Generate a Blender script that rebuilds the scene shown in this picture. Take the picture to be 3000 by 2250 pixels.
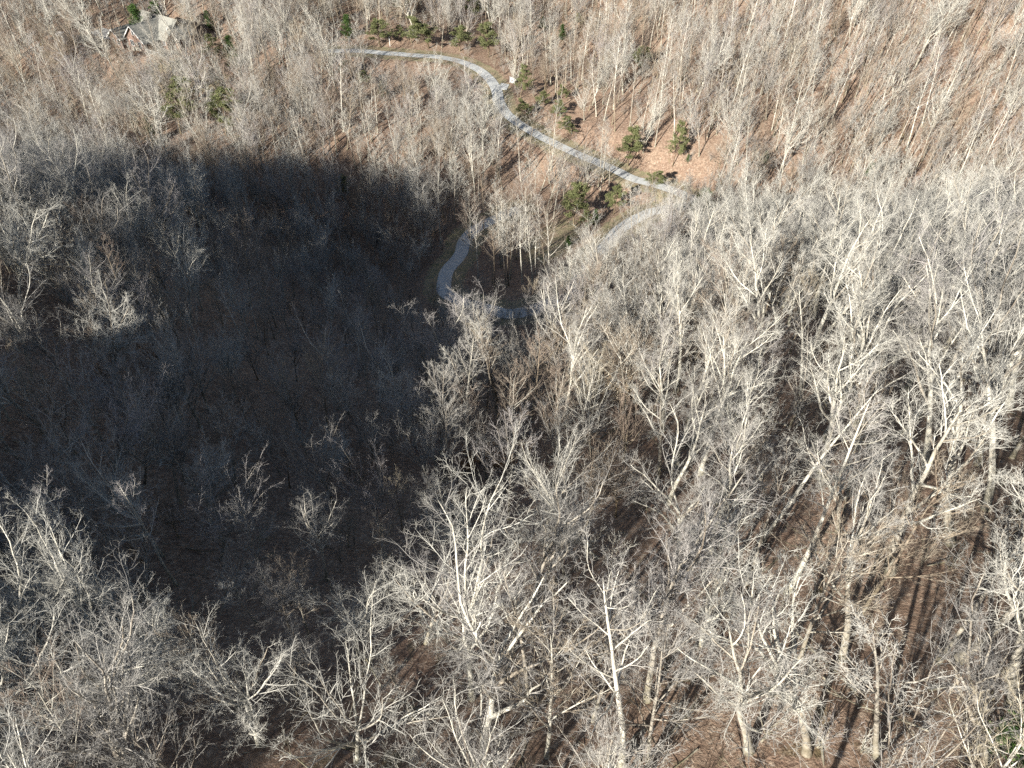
import bpy, math, random
import numpy as np
from mathutils import Vector, Matrix, Euler

for o in list(bpy.data.objects):
    bpy.data.objects.remove(o)
C = bpy.context.scene.collection
R = math.radians
rng = np.random.default_rng(7)
random.seed(7)

# ------------------------------------------------------------------ camera
CZ = 100.0                       # camera height; terrain heights below are relative to it
PITCH = R(43.0)
F = 2142.0                       # focal length in pixels of the 3000 px wide photograph
cam_d = bpy.data.cameras.new('camera')
cam_d.sensor_width = 36.0
cam_d.lens = 36.0 * F / 3000.0
cam_d.clip_end = 20000
cam_d.clip_start = 0.5
cam = bpy.data.objects.new('camera', cam_d)
cam.location = (0, 0, CZ)
cam.rotation_euler = (R(90) - PITCH, 0, 0)
C.objects.link(cam)
bpy.context.scene.camera = cam

# ------------------------------------------------------------------ light
SUN_EL = 23.0
SUN_AZ = 38.0                    # shadows run this many degrees right of straight ahead
world = bpy.data.worlds.new('World')
bpy.context.scene.world = world
world.use_nodes = True
wn = world.node_tree.nodes
wn.clear()
sky = wn.new('ShaderNodeTexSky')
sky.sky_type = 'NISHITA'
sky.sun_disc = False
sky.sun_elevation = R(SUN_EL)
sky.sun_rotation = R(180 + SUN_AZ)
sky.altitude = 300
bgn = wn.new('ShaderNodeBackground')
bgn.inputs['Strength'].default_value = 0.05
wo = wn.new('ShaderNodeOutputWorld')
world.node_tree.links.new(sky.outputs[0], bgn.inputs[0])
world.node_tree.links.new(bgn.outputs[0], wo.inputs[0])
sun_d = bpy.data.lights.new('sun', 'SUN')
sun_d.energy = 5.0
sun_d.angle = R(0.53)
sun_d.color = (1.0, 0.95, 0.86)
sun = bpy.data.objects.new('sun', sun_d)
_ld = Vector((math.sin(R(SUN_AZ)) * math.cos(R(SUN_EL)), math.cos(R(SUN_AZ)) * math.cos(R(SUN_EL)), -math.sin(R(SUN_EL))))
sun.rotation_euler = _ld.to_track_quat('-Z', 'Y').to_euler()
C.objects.link(sun)
vs = bpy.context.scene.view_settings
vs.view_transform = 'Standard'
vs.look = 'None'
vs.gamma = 1.0
vs.use_curve_mapping = False
vs.exposure = 1.22
bpy.context.scene.cycles.use_denoising = False
cy = bpy.context.scene.cycles
cy.max_bounces = 4
cy.diffuse_bounces = 1
cy.glossy_bounces = 1

# ------------------------------------------------------------------ projection helpers (pixels of the photograph -> place)
def row_t(py):
    return np.tan(PITCH + np.arctan((np.asarray(py, float) - 1125) / F))

def at_z(px, py, z):
    t = row_t(py)
    y = -z / t
    d = y * math.cos(PITCH) - z * math.sin(PITCH)
    return (px - 1500) / F * d, y

def proj(x, y, z):
    d = y * math.cos(PITCH) - z * math.sin(PITCH)
    v = -(z * math.cos(PITCH) + y * math.sin(PITCH))
    return 1500 + F * x / d, 1125 + F * v / d, d

# ------------------------------------------------------------------ terrain
CPI = [  # (px, py, height relative to the camera)
    (0,2250,-50),(750,2250,-48),(1500,2250,-46),(2250,2250,-43),(3000,2250,-40),
    (0,1700,-56),(750,1700,-58),(1500,1700,-54),(2250,1700,-46),(3000,1700,-42),
    (0,1300,-57),(700,1300,-67),(1200,1300,-71),(1500,1300,-66),(2250,1300,-52),(3000,1300,-44),
    (0,1000,-58),(500,1000,-68),(1000,1000,-84),(1500,1000,-81),(1850,1000,-73),(2250,1000,-63),
    (1000,800,-97),(1450,800,-93),(1700,720,-90),
    (600,800,-84),
    (1000,650,-98),(1250,680,-97),(600,610,-91),(600,480,-85),(800,540,-90),(1300,560,-90),(300,520,-86),(1600,600,-92),
    (1000,450,-86),(700,450,-85),(1400,450,-87),(1700,470,-88),
    (600,300,-82),(1000,300,-82),(1300,300,-82),
    (430,130,-75),(150,150,-74),(900,130,-75),(1250,165,-76),(1455,280,-82),(1560,385,-85),(1860,530,-88),
    (1500,60,-78),(1100,20,-72),(300,0,-68),(-300,0,-66),(-300,200,-76),
    (2000,350,-78),(2000,100,-71),(1700,150,-80),
]
CPW = [  # (x, y, height): places hidden behind the near crests, out of frame, and the rising slope at the upper right
    (28,40,-44),(36,60,-52),(50,60,-50),(45,80,-61),(70,80,-59),(52,112,-79),(90,112,-77),(60,135,-89),(110,135,-87),(60,150,-91),(110,150,-88),
    (62,166,-83),(100,160,-80),(140,155,-76),(60,200,-75),(100,195,-68),(150,185,-62),(80,225,-64),(140,215,-47),(100,260,-46),(180,230,-38),
    (0,260,-75),(50,280,-54),(0,320,-60),(-100,320,-50),(-180,300,-52),(100,330,-28),(200,300,-10),
    (-76,95,-62),(-68,112,-71),(-105,112,-66),(-135,115,-66),(-100,150,-86),(-130,160,-86),(-60,135,-82),(-110,185,-86),(-160,190,-84),(-45,120,-86),
    (-100,70,-58),(-130,60,-56),(-90,30,-56),(-60,0,-53),(0,-20,-46),(40,0,-38),(80,20,-36),(120,60,-44),(140,110,-66),(-30,-40,-50),(60,-60,-34),(0,-90,-42),
    (-150,0,-52),(-200,100,-64),(180,60,-40),(-200,250,-70),(220,150,-60),
]
pts = [(*at_z(a, b, z), z) for a, b, z in CPI] + CPW
PT = np.array(pts, float)

def _tps(r):
    return np.where(r > 1e-6, r * r * np.log(np.maximum(r, 1e-6)), 0.0)

_S = 100.0
_xy = PT[:, :2] / _S
_n = len(PT)
_K = _tps(np.linalg.norm(_xy[:, None] - _xy[None], axis=2)) + np.eye(_n) * 0.004
_Pm = np.c_[np.ones(_n), _xy]
_A = np.zeros((_n + 3, _n + 3))
_A[:_n, :_n] = _K; _A[:_n, _n:] = _Pm; _A[_n:, :_n] = _Pm.T
_W = np.linalg.solve(_A, np.r_[PT[:, 2], 0, 0, 0])

def vnoise(x, y, s, seed=0):
    x = np.asarray(x, float) / s; y = np.asarray(y, float) / s
    xi = np.floor(x).astype(np.int64); yi = np.floor(y).astype(np.int64)
    fx = x - xi; fy = y - yi
    fx = fx * fx * (3 - 2 * fx); fy = fy * fy * (3 - 2 * fy)
    def h(a, b):
        n = (a * 374761393 + b * 668265263 + seed * 982451653) & 0x7fffffff
        n = ((n ^ (n >> 13)) * 1274126177) & 0x7fffffff
        return ((n ^ (n >> 16)) & 0xffff) / 65535.0
    return (h(xi, yi) * (1 - fx) * (1 - fy) + h(xi + 1, yi) * fx * (1 - fy) + h(xi, yi + 1) * (1 - fx) * fy + h(xi + 1, yi + 1) * fx * fy)

CA, SA = math.cos(R(SUN_AZ)), math.sin(R(SUN_AZ))
RU = [-400, -260, -200, -170, -150, -131, -118, -105, -90, -80, -73, -66, -58, -51, -44, -36, -29, -20, -8, 10, 30]
RV = [-32, -32, -32, -34, -35, -31, -26, -22, -18, -18, -16, -11, -11, -12, -15, -16, -18, -19, -26, -50, -95]
S0 = -135.0

def base_height(x, y):
    x = np.asarray(x, float); y = np.asarray(y, float)
    sh = x.shape
    xf = np.clip(x.ravel(), -260, 260); yf = np.clip(y.ravel(), -120, 340)
    q = np.c_[xf, yf] / _S
    out = np.zeros(len(q))
    for i in range(0, len(q), 20000):
        qq = q[i:i + 20000]
        out[i:i + 20000] = _tps(np.linalg.norm(qq[:, None] - _xy[None], axis=2)) @ _W[:_n] + _W[_n] + qq @ _W[_n + 1:]
    z = out.reshape(sh)
    z = np.clip(z, -106, 30)
    far = np.hypot(x - xf.reshape(sh), y - yf.reshape(sh))
    z = z + np.minimum(far * 0.12, 60)
    z = z + (vnoise(x, y, 260, 3) - .5) * np.clip(far / 200, 0, 1) * 60
    z = z + (vnoise(x, y, 17, 1) - .5) * 2.0 + (vnoise(x, y, 6, 2) - .5) * 0.5
    # the hill behind and to the left of the camera, which throws the big shadow
    u = x * CA - y * SA; s = x * SA + y * CA
    crest = np.interp(u, RU, RV) + (-60 - S0) * math.tan(R(SUN_EL)) + (vnoise(u, u * 0, 9, 5) - .5) * 4
    d = s - S0
    hill = crest - np.where(d > 0, d * 0.80, -d * 0.35)
    k = 4.0
    return np.where(np.abs(z - hill) > 40, np.maximum(z, hill), k * np.log(np.exp((z + 60) / k) + np.exp((hill + 60) / k)) - 60)

def cast(px, py, hf):
    """where the line of sight through a photograph pixel meets the ground"""
    px = float(px); t = float(row_t(py))
    y = np.arange(8, 420, 0.5)
    z = -t * y
    d = y * math.cos(PITCH) - z * math.sin(PITCH)
    x = (px - 1500) / F * d
    h = hf(x, y)
    i = int(np.argmax(h > z))
    return float(x[i]), float(y[i]), float(h[i])

# road centre line (photograph pixels), from the upper left to the shaded hairpin
RD = [(950,150),(1040,152),(1130,155),(1210,160),(1290,168),(1350,182),(1400,206),(1436,236),(1456,270),(1464,308),(1498,346),(1560,388),(1640,432),(1730,472),(1800,502),(1860,530)]
RD2 = [(1822,672),(1785,715),(1735,775),(1685,835)]
_ra = [cast(a, b, base_height)[:2] for a, b in RD]
_x0, _y0 = _ra[-1]
_ra += [(_x0 + 8, _y0 - 5), (_x0 + 13, _y0 - 11)]
_rb = [cast(a, b, base_height)[:2] for a, b in RD2]
_ra += [(_x0 * .4 + 5 + _rb[0][0] * .6, _rb[0][1] * .7 + _y0 * .3)]
_rc = [cast(a, b, base_height)[:2] for a, b in [(1350,752),(1312,800),(1300,850)]]
_mid = [(_rb[-1][0] - 5, _rb[-1][1] - 7), ((_rb[-1][0] + _rc[-1][0]) * .5, min(_rb[-1][1], _rc[-1][1]) - 9), (_rc[-1][0] + 3, _rc[-1][1] - 6)]
_ctrl = np.array(_ra + _rb + _mid + _rc[::-1] + [(_rc[0][0] + 2, _rc[0][1] + 8), (_rc[0][0] + 14, _rc[0][1] + 16)])

def catmull(p, n=12):
    q = np.vstack([2 * p[0] - p[1], p, 2 * p[-1] - p[-2]])
    out = []
    for i in range(1, len(q) - 2):
        for t in np.arange(n) / n:
            out.append(.5 * ((2 * q[i]) + (-q[i-1] + q[i+1]) * t + (2*q[i-1] - 5*q[i] + 4*q[i+1] - q[i+2]) * t*t + (-q[i-1] + 3*q[i] - 3*q[i+1] + q[i+2]) * t**3))
    out.append(q[-2])
    return np.array(out)

_rp = catmull(_ctrl)
_seg = np.r_[0, np.cumsum(np.linalg.norm(np.diff(_rp, axis=0), axis=1))]
_s = np.arange(0, _seg[-1], 1.0)
ROAD = np.c_[np.interp(_s, _seg, _rp[:, 0]), np.interp(_s, _seg, _rp[:, 1])]
_rz = base_height(ROAD[:, 0], ROAD[:, 1])
_k = np.hanning(41); _k /= _k.sum()
ROADZ = np.convolve(np.pad(_rz, 20, mode='edge'), _k, mode='valid')

HX, HY, _ = cast(455, 135, base_height)
HZ = -75.0

def road_dist(x, y):
    x = np.asarray(x, float).ravel(); y = np.asarray(y, float).ravel()
    dd = np.full(len(x), 1e9); zi = np.zeros(len(x), int)
    m = (x > ROAD[:, 0].min() - 25) & (x < ROAD[:, 0].max() + 25) & (y > ROAD[:, 1].min() - 25) & (y < ROAD[:, 1].max() + 25)
    idx = np.where(m)[0]
    for i in range(0, len(idx), 20000):
        j = idx[i:i + 20000]
        r = np.hypot(x[j][:, None] - ROAD[None, :, 0], y[j][:, None] - ROAD[None, :, 1])
        k = r.argmin(1)
        dd[j] = r[np.arange(len(j)), k]; zi[j] = k
    return dd, zi

HZ = float(base_height(np.array([HX]), np.array([HY]))[0]) + 0.5

def height(x, y):
    x = np.asarray(x, float); y = np.asarray(y, float)
    z = base_height(x, y)
    dd, zi = road_dist(x, y)
    dd = dd.reshape(x.shape); rz = ROADZ[zi].reshape(x.shape)
    w = np.clip((10 - dd) / 7.0, 0, 1); w = w * w * (3 - 2 * w)
    z = np.where(dd < 1e8, z * (1 - w) + rz * w, z)
    hd = np.hypot((x - HX) / 1.3, y - HY)
    w = np.clip((19 - hd) / 8.0, 0, 1); w = w * w * (3 - 2 * w)
    return z * (1 - w) + HZ * w

# cached fine grid for fast look-ups
def axis(lo, hi, step, reach):
    a = list(np.arange(lo, hi + 1e-6, step))
    g = step; v = hi
    while v < reach:
        g *= 1.25; v += g; a.append(v)
    g = step; v = lo; b = []
    while v > -reach:
        g *= 1.25; v -= g; b.append(v)
    return np.array(b[::-1] + a)

AX = axis(-190, 190, 1.3, 5000); AY = axis(-60, 330, 1.3, 5000)
GX, GY = np.meshgrid(AX, AY)
GZ = height(GX, GY)

def ground(x, y):
    """bilinear look-up in the terrain mesh"""
    x = np.asarray(x, float); y = np.asarray(y, float)
    i = np.clip(np.searchsorted(AX, x) - 1, 0, len(AX) - 2); j = np.clip(np.searchsorted(AY, y) - 1, 0, len(AY) - 2)
    fx = (x - AX[i]) / (AX[i + 1] - AX[i]); fy = (y - AY[j]) / (AY[j + 1] - AY[j])
    return (GZ[j, i] * (1 - fx) + GZ[j, i + 1] * fx) * (1 - fy) + (GZ[j + 1, i] * (1 - fx) + GZ[j + 1, i + 1] * fx) * fy

# ------------------------------------------------------------------ materials
class NT:
    def __init__(s, name, rough=0.9, spec=0.15):
        s.m = bpy.data.materials.new(name); s.m.use_nodes = True
        s.t = s.m.node_tree; s.t.nodes.clear()
        s.b = s.n('ShaderNodeBsdfPrincipled'); s.o = s.n('ShaderNodeOutputMaterial')
        s.b.inputs['Roughness'].default_value = rough
        s.b.inputs['Specular IOR Level'].default_value = spec
        s.l(s.b.outputs[0], s.o.inputs[0])
    def n(s, typ, **kw):
        x = s.t.nodes.new(typ)
        for k, v in kw.items(): setattr(x, k, v)
        return x
    def l(s, a, b): s.t.links.new(a, b)
    def pos(s): 
        if not hasattr(s, '_g'): s._g = s.n('ShaderNodeNewGeometry')
        return s._g.outputs['Position']
    def objc(s):
        if not hasattr(s, '_tc'): s._tc = s.n('ShaderNodeTexCoord')
        return s._tc.outputs['Object']
    def noise(s, scale, detail=4, vec=None, dist=0.0, rough=.55):
        x = s.n('ShaderNodeTexNoise'); x.inputs['Scale'].default_value = scale; x.inputs['Detail'].default_value = detail
        x.inputs['Distortion'].default_value = dist; x.inputs['Roughness'].default_value = rough
        s.l(vec or s.pos(), x.inputs['Vector']); return x.outputs['Fac']
    def ramp(s, fac, stops):
        x = s.n('ShaderNodeValToRGB'); e = x.color_ramp.elements
        while len(e) < len(stops): e.new(.5)
        for q, (p, c) in zip(e, stops):
            q.position = p; q.color = (*c, 1) if len(c) == 3 else c
        s.l(fac, x.inputs[0]); return x.outputs[0]
    def mix(s, fac, a, b, mode='MIX'):
        x = s.n('ShaderNodeMix', data_type='RGBA', blend_type=mode)
        for v, i in ((fac, 0), (a, 6), (b, 7)):
            if hasattr(v, 'is_output') or isinstance(v, bpy.types.NodeSocket): s.l(v, x.inputs[i])
            elif i == 0: x.inputs[0].default_value = v
            else: x.inputs[i].default_value = (*v, 1)
        return x.outputs[2]
    def math(s, op, a, b=None):
        x = s.n('ShaderNodeMath', operation=op)
        for v, i in ((a, 0), (b, 1)):
            if v is None: continue
            if isinstance(v, bpy.types.NodeSocket): s.l(v, x.inputs[i])
            else: x.inputs[i].default_value = v
        return x.outputs[0]
    def col(s, c):
        if isinstance(c, bpy.types.NodeSocket): s.l(c, s.b.inputs['Base Color'])
        else: s.b.inputs['Base Color'].default_value = (*c, 1)
    def bump(s, h, strength=.4, dist=.05):
        x = s.n('ShaderNodeBump'); x.inputs['Strength'].default_value = strength; x.inputs['Distance'].default_value = dist
        s.l(h, x.inputs['Height']); s.l(x.outputs[0], s.b.inputs['Normal'])

def bark(name, c1, c2, moss=0.0):
    m = NT(name, .92)
    a = m.noise(1.3, 5, m.objc()); b = m.noise(9, 3, m.objc())
    c = m.mix(m.ramp(a, [(.35, (0, 0, 0)), (.65, (1, 1, 1))]), c1, c2)
    c = m.mix(m.ramp(b, [(.42, (0, 0, 0)), (.7, (.7, .7, .7))]), c, tuple(v * .38 for v in c1))
    mg = m.n('ShaderNodeSeparateXYZ'); m.l(m.objc(), mg.inputs[0])      # damp, moss-stained foot of the trunk
    ft = m.math('MULTIPLY', m.ramp(m.math('DIVIDE', mg.outputs[2], 6.0), [(.0, (1, 1, 1)), (.9, (0, 0, 0))]), m.ramp(a, [(.3, (.2, .2, .2)), (.6, (.8, .8, .8))]))
    c = m.mix(ft, c, (.15, .14, .085))
    oi = m.n('ShaderNodeObjectInfo')
    v = m.ramp(oi.outputs['Random'], [(0, (.62, .56, .50)), (.35, (.95, .93, .88)), (1, (1.22, 1.20, 1.15))])
    c = m.mix(1.0, c, v, 'MULTIPLY')
    m.col(c)
    m.bump(b, .5, .03)
    return m.m

M = {}
M['bark_white'] = bark('bark_white', (.70, .68, .62), (.40, .38, .33))
M['bark_grey'] = bark('bark_grey', (.46, .43, .38), (.25, .22, .19))
M['bark_tan'] = bark('bark_tan', (.40, .34, .27), (.24, .19, .15))
M['bark_brown'] = bark('bark_brown', (.25, .19, .14), (.15, .11, .085))
def twig(name, a, b, c):
    m = NT(name, .9)
    oi = m.n('ShaderNodeObjectInfo')
    m.col(m.ramp(oi.outputs['Random'], [(0, a), (.5, b), (1, c)]))
    return m.m
M['twig_pale'] = twig('twig_pale', (.46, .445, .40), (.60, .58, .515), (.54, .52, .47))
M['twig_grey'] = twig('twig_grey', (.30, .285, .265), (.44, .42, .38), (.40, .37, .36))
M['twig_tan'] = twig('twig_tan', (.38, .32, .25), (.29, .225, .185), (.42, .37, .28))
def leafm(name, cols):
    m = NT(name, .7, .2)
    oi = m.n('ShaderNodeNewGeometry')
    m.col(m.ramp(oi.outputs['Random Per Island'], [(i / (len(cols) - 1), c) for i, c in enumerate(cols)]))
    return m.m
M['needles'] = leafm('needles', [(.10, .115, .045), (.145, .16, .065), (.18, .185, .09), (.12, .13, .055)])
M['needles_dark'] = leafm('needles_dark', [(.03, .065, .018), (.055, .11, .03), (.08, .13, .03), (.045, .08, .025)])
M['leaf_orange'] = leafm('leaf_orange', [(.30, .14, .05), (.42, .22, .09), (.25, .12, .05), (.48, .29, .14)])
M['leaf_cream'] = leafm('leaf_cream', [(.62, .50, .34), (.75, .66, .50), (.50, .34, .18), (.80, .72, .60)])
M['leaf_pink'] = leafm('leaf_pink', [(.72, .60, .55), (.80, .72, .70), (.30, .20, .12), (.60, .45, .38)])

g = NT('leaf_litter', .95, .1)
p = g.pos()
vor = g.n('ShaderNodeTexVoronoi'); vor.inputs['Scale'].default_value = 3.6; vor.inputs['Randomness'].default_value = 1
wv = g.n('ShaderNodeVectorMath', operation='ADD'); wn_ = g.n('ShaderNodeTexNoise'); wn_.inputs['Scale'].default_value = 1.7; wn_.inputs['Detail'].default_value = 5
g.l(p, wn_.inputs['Vector']); wm_ = g.n('ShaderNodeVectorMath', operation='SCALE'); wm_.inputs['Scale'].default_value = 1.6
g.l(wn_.outputs['Color'], wm_.inputs[0]); g.l(p, wv.inputs[0]); g.l(wm_.outputs[0], wv.inputs[1]); g.l(wv.outputs[0], vor.inputs['Vector'])
sep = g.n('ShaderNodeSeparateColor'); g.l(vor.outputs['Color'], sep.inputs[0])
leafc = g.ramp(sep.outputs[0], [(0, (.12, .07, .05)), (.25, (.22, .13, .09)), (.55, (.33, .21, .15)), (.8, (.42, .30, .22)), (1, (.55, .45, .35))])
n1 = g.noise(.045, 5); n2 = g.noise(.35, 6); n3 = g.noise(2.2, 5)
c = g.mix(g.ramp(n1, [(.38, (0, 0, 0)), (.62, (1, 1, 1))]), (.33, .225, .15), (.24, .155, .108))
c = g.mix(g.ramp(n2, [(.35, (0, 0, 0)), (.62, (.8, .8, .8))]), c, (.42, .31, .21))
c = g.mix(.5, c, leafc)
c = g.mix(g.ramp(n3, [(.3, (.6, .6, .6)), (.6, (0, 0, 0))]), c, (.09, .058, .042))
att = g.n('ShaderNodeAttribute', attribute_name='verge')
gn = g.noise(1.5, 6)
gm = g.math('GREATER_THAN', g.math('ADD', att.outputs['Fac'], g.math('MULTIPLY', g.math('SUBTRACT', gn, .5), 1.1)), .55)
grs = g.ramp(g.noise(.6, 6), [(.3, (.20, .19, .10)), (.5, (.31, .26, .16)), (.7, (.38, .28, .19))])
c = g.mix(gm, c, grs)
mo = g.ramp(g.noise(.22, 7, dist=1.0), [(.66, (0, 0, 0)), (.74, (.55, .55, .55))])
c = g.mix(mo, c, (.13, .13, .045))
hsv = g.n('ShaderNodeHueSaturation'); hsv.inputs['Saturation'].default_value = .92; hsv.inputs['Value'].default_value = .92
g.l(c, hsv.inputs['Color']); c = hsv.outputs[0]
g.col(c)
g.bump(g.math('ADD', g.math('MULTIPLY', vor.outputs['Distance'], .5), g.noise(4.5, 8, rough=.75)), .9, .15)
M['ground'] = g.m

rd = NT('asphalt_worn', .85, .3)
a = rd.noise(.8, 6); b = rd.noise(14, 4)
c = rd.mix(rd.ramp(a, [(.35, (0, 0, 0)), (.7, (1, 1, 1))]), (.44, .45, .44), (.54, .55, .54))
c = rd.mix(rd.ramp(b, [(.45, (0, 0, 0)), (.8, (.5, .5, .5))]), c, (.34, .34, .33))
rd.col(c); rd.bump(b, .3, .02)
M['road'] = rd.m
def flat(name, col, v=.15, sc=3, rough=.8):
    m = NT(name, rough)
    m.col(m.mix(m.ramp(m.noise(sc, 5), [(.3, (0, 0, 0)), (.7, (1, 1, 1))]), col, tuple(x * (1 - v) for x in col)))
    return m.m
M['shingle'] = flat('roof_shingles', (.30, .295, .26), .25, 2.5, .95)
M['brick'] = flat('red_brick', (.25, .175, .14), .35, 3)
M['white'] = flat('white_paint', (.66, .66, .64), .06, 2, .5)
M['concrete'] = flat('concrete', (.42, .41, .40), .25, 1.2)
M['glass'] = flat('dark_glass', (.03, .035, .04), .1, 1, .1)
M['stone'] = flat('pale_stone', (.50, .47, .40), .3, 4)
M['wood'] = flat('weathered_wood', (.36, .33, .28), .3, 4)

# ------------------------------------------------------------------ object helpers
def tag(o, label=None, cat=None, group=None, kind=None):
    if label: o['label'] = label
    if cat: o['category'] = cat
    if group: o['group'] = group
    if kind: o['kind'] = kind
    return o

def mesh_np(name, V, loops, sizes, mats, midx=None, smooth=True):
    me = bpy.data.meshes.new(name)
    me.vertices.add(len(V)); me.vertices.foreach_set('co', np.asarray(V, np.float32).ravel())
    me.loops.add(len(loops)); me.loops.foreach_set('vertex_index', np.asarray(loops, np.int32))
    me.polygons.add(len(sizes))
    st = np.r_[0, np.cumsum(sizes)[:-1]].astype(np.int32)
    me.polygons.foreach_set('loop_start', st)
    for m in mats: me.materials.append(m)
    if midx is not None: me.polygons.foreach_set('material_index', np.asarray(midx, np.int32))
    me.update(calc_edges=True)
    if smooth: me.polygons.foreach_set('use_smooth', np.ones(len(sizes), bool))
    me.validate()
    return me

def obj(name, me, parent=None, loc=None):
    o = bpy.data.objects.new(name, me)
    C.objects.link(o)
    if parent: o.parent = parent
    if loc: o.location = loc
    return o

class MB:
    """collects boxes and prisms in one mesh"""
    def __init__(s): s.v = []; s.f = []
    def box(s, x0, x1, y0, y1, z0, z1):
        n = len(s.v)
        s.v += [(x0,y0,z0),(x1,y0,z0),(x1,y1,z0),(x0,y1,z0),(x0,y0,z1),(x1,y0,z1),(x1,y1,z1),(x0,y1,z1)]
        s.f += [[n+i for i in q] for q in ((0,3,2,1),(4,5,6,7),(0,1,5,4),(1,2,6,5),(2,3,7,6),(3,0,4,7))]
        return s
    def poly(s, vs, fs):
        n = len(s.v); s.v += list(vs); s.f += [[n+i for i in q] for q in fs]; return s
    def slab(s, quad, th):
        """a sheet through four corners with thickness th straight down"""
        q = [tuple(a) for a in quad]; k = len(q)
        lo = [(a[0], a[1], a[2] - th) for a in q]
        fs = [list(range(k)), list(range(2*k-1, k-1, -1))] + [[i, i + k, (i+1) % k + k, (i+1) % k] for i in range(k)]
        return s.poly(q + lo, fs)
    def build(s, name, m, parent=None, loc=None):
        me = bpy.data.meshes.new(name); me.from_pydata(s.v, [], s.f); me.materials.append(m); me.validate(); me.update()
        return obj(name, me, parent, loc)

# ------------------------------------------------------------------ ground and road
ny, nx = GX.shape
V = np.c_[GX.ravel(), GY.ravel(), GZ.ravel() + CZ]
ii = (np.arange(ny - 1)[:, None] * nx + np.arange(nx - 1)[None]).ravel()
Q = np.c_[ii, ii + 1, ii + nx + 1, ii + nx]
gme = mesh_np('ground', V, Q.ravel(), np.full(len(Q), 4), [M['ground']])
dd, zi = road_dist(GX, GY)
side = np.zeros(len(dd))
verge = np.clip(1.25 - np.maximum(dd - 2.2, 0) / 3.2, 0, 1)
# the grassy clearing beside the lower leg of the road
cx_, cy_, _z = cast(1675, 715, ground)
ang = math.atan2(_rb[0][1] - _rb[-1][1], _rb[0][0] - _rb[-1][0])
lx = (GX.ravel() - cx_) * math.cos(ang) + (GY.ravel() - cy_) * math.sin(ang)
ly = -(GX.ravel() - cx_) * math.sin(ang) + (GY.ravel() - cy_) * math.cos(ang)
verge = np.maximum(verge, np.clip(1.2 - np.hypot(lx / 18, (ly - 4.5) / 8), 0, 1))
lawn = np.clip(1.3 - np.hypot((GX.ravel() - HX - 14) / 16, (GY.ravel() - HY + 16) / 7), 0, 1)
verge = np.maximum(verge, lawn)
at = gme.attributes.new('verge', 'FLOAT', 'POINT'); at.data.foreach_set('value', verge.astype(np.float32))
tag(obj('ground', gme), kind='structure')

def ribbon(path, zs, w0, w1, lift, name, mat):
    t = np.gradient(path, axis=0); t /= np.linalg.norm(t, axis=1)[:, None]
    nrm = np.c_[-t[:, 1], t[:, 0]]
    V = []; m = 7
    jit = np.convolve(rng.normal(0, .14, len(path)), np.ones(3) / 3, 'same')
    for k in range(m):
        f = w0 + (w1 - w0) * k / (m - 1)
        o = jit if k in (0, m - 1) else 0
        pxy = path + nrm * (np.full(len(path), f) + o)[:, None]
        z = np.maximum(zs, ground(pxy[:, 0], pxy[:, 1])) * .0 + zs
        z = np.maximum(z, ground(pxy[:, 0], pxy[:, 1]) + .0)
        V.append(np.c_[pxy, z + lift + CZ + .05 * (1 - abs(2 * k / (m - 1) - 1))])
    V = np.array(V).transpose(1, 0, 2); n = len(path)
    ii = (np.arange(n - 1)[:, None] * m + np.arange(m - 1)[None]).ravel()
    Q = np.c_[ii, ii + m, ii + m + 1, ii + 1]
    me = mesh_np(name, V.reshape(-1, 3), Q.ravel(), np.full(len(Q), 4), [mat])
    return obj(name, me)
tag(ribbon(ROAD, ROADZ, -1.6, 1.6, .06, 'road', M['road']), kind='structure')
# short gravel turn-out at the bend
tx, ty, tz = cast(1478, 257, ground)
mb = MB()
_q = [cast(a, b, ground) for a, b in ((1462, 262), (1468, 246), (1492, 250), (1484, 266))]
mb.slab([(a, b, z + CZ + .14) for a, b, z in _q], .25)
tag(mb.build('path', M['road']), kind='structure')

# ------------------------------------------------------------------ tree growing (vectorised)
def norm(v): return v / np.maximum(np.linalg.norm(v, axis=-1, keepdims=True), 1e-9)

def grow(start, d, L, r0, r1, n, wander, trop, rg):
    B = len(start); P = np.zeros((B, n + 1, 3)); P[:, 0] = start
    d = norm(d)
    for k in range(n):
        d = norm(d + rg.normal(0, wander, (B, 3)) + np.array([0, 0, 1.0]) * trop)
        P[:, k + 1] = P[:, k] + d * (L / n)[:, None]
    tt = np.linspace(0, 1, n + 1)[None]
    Rr = r0[:, None] * (1 - tt) + r1[:, None] * tt
    return dict(P=P, R=Rr, L=L)

def spawn(par, cnt, t0, t1, ang, angj, rg, power=1.0):
    """children of every branch in par: start, direction, position along parent, parent radius and length there"""
    B, n1, _ = par['P'].shape; n = n1 - 1
    t = t0 + (t1 - t0) * ((np.arange(cnt)[None] + rg.uniform(0, 1, (B, cnt))) / cnt) ** power
    t = np.clip(t, 0, .999)
    k = (t * n).astype(int); f = t * n - k
    b = np.arange(B)[:, None]
    p = par['P'][b, k] * (1 - f)[..., None] + par['P'][b, k + 1] * f[..., None]
    r = par['R'][b, k] * (1 - f) + par['R'][b, k + 1] * f
    tan = norm(par['P'][b, k + 1] - par['P'][b, k])
    ref = np.where(np.abs(tan[..., 2:3]) > .9, np.array([1.0, 0, 0]), np.array([0, 0, 1.0]))
    e1 = norm(np.cross(tan, ref)); e2 = np.cross(tan, e1)
    az = np.arange(cnt)[None] * 2.399 + rg.uniform(0, 6.28, (B, 1)) + rg.normal(0, .5, (B, cnt))
    a = R(ang) + rg.normal(0, R(angj), (B, cnt))
    d = tan * np.cos(a)[..., None] + (e1 * np.cos(az)[..., None] + e2 * np.sin(az)[..., None]) * np.sin(a)[..., None]
    L = np.repeat(par['L'][:, None], cnt, 1)
    return p.reshape(-1, 3), d.reshape(-1, 3), t.ravel(), r.ravel(), L.ravel()

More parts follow.
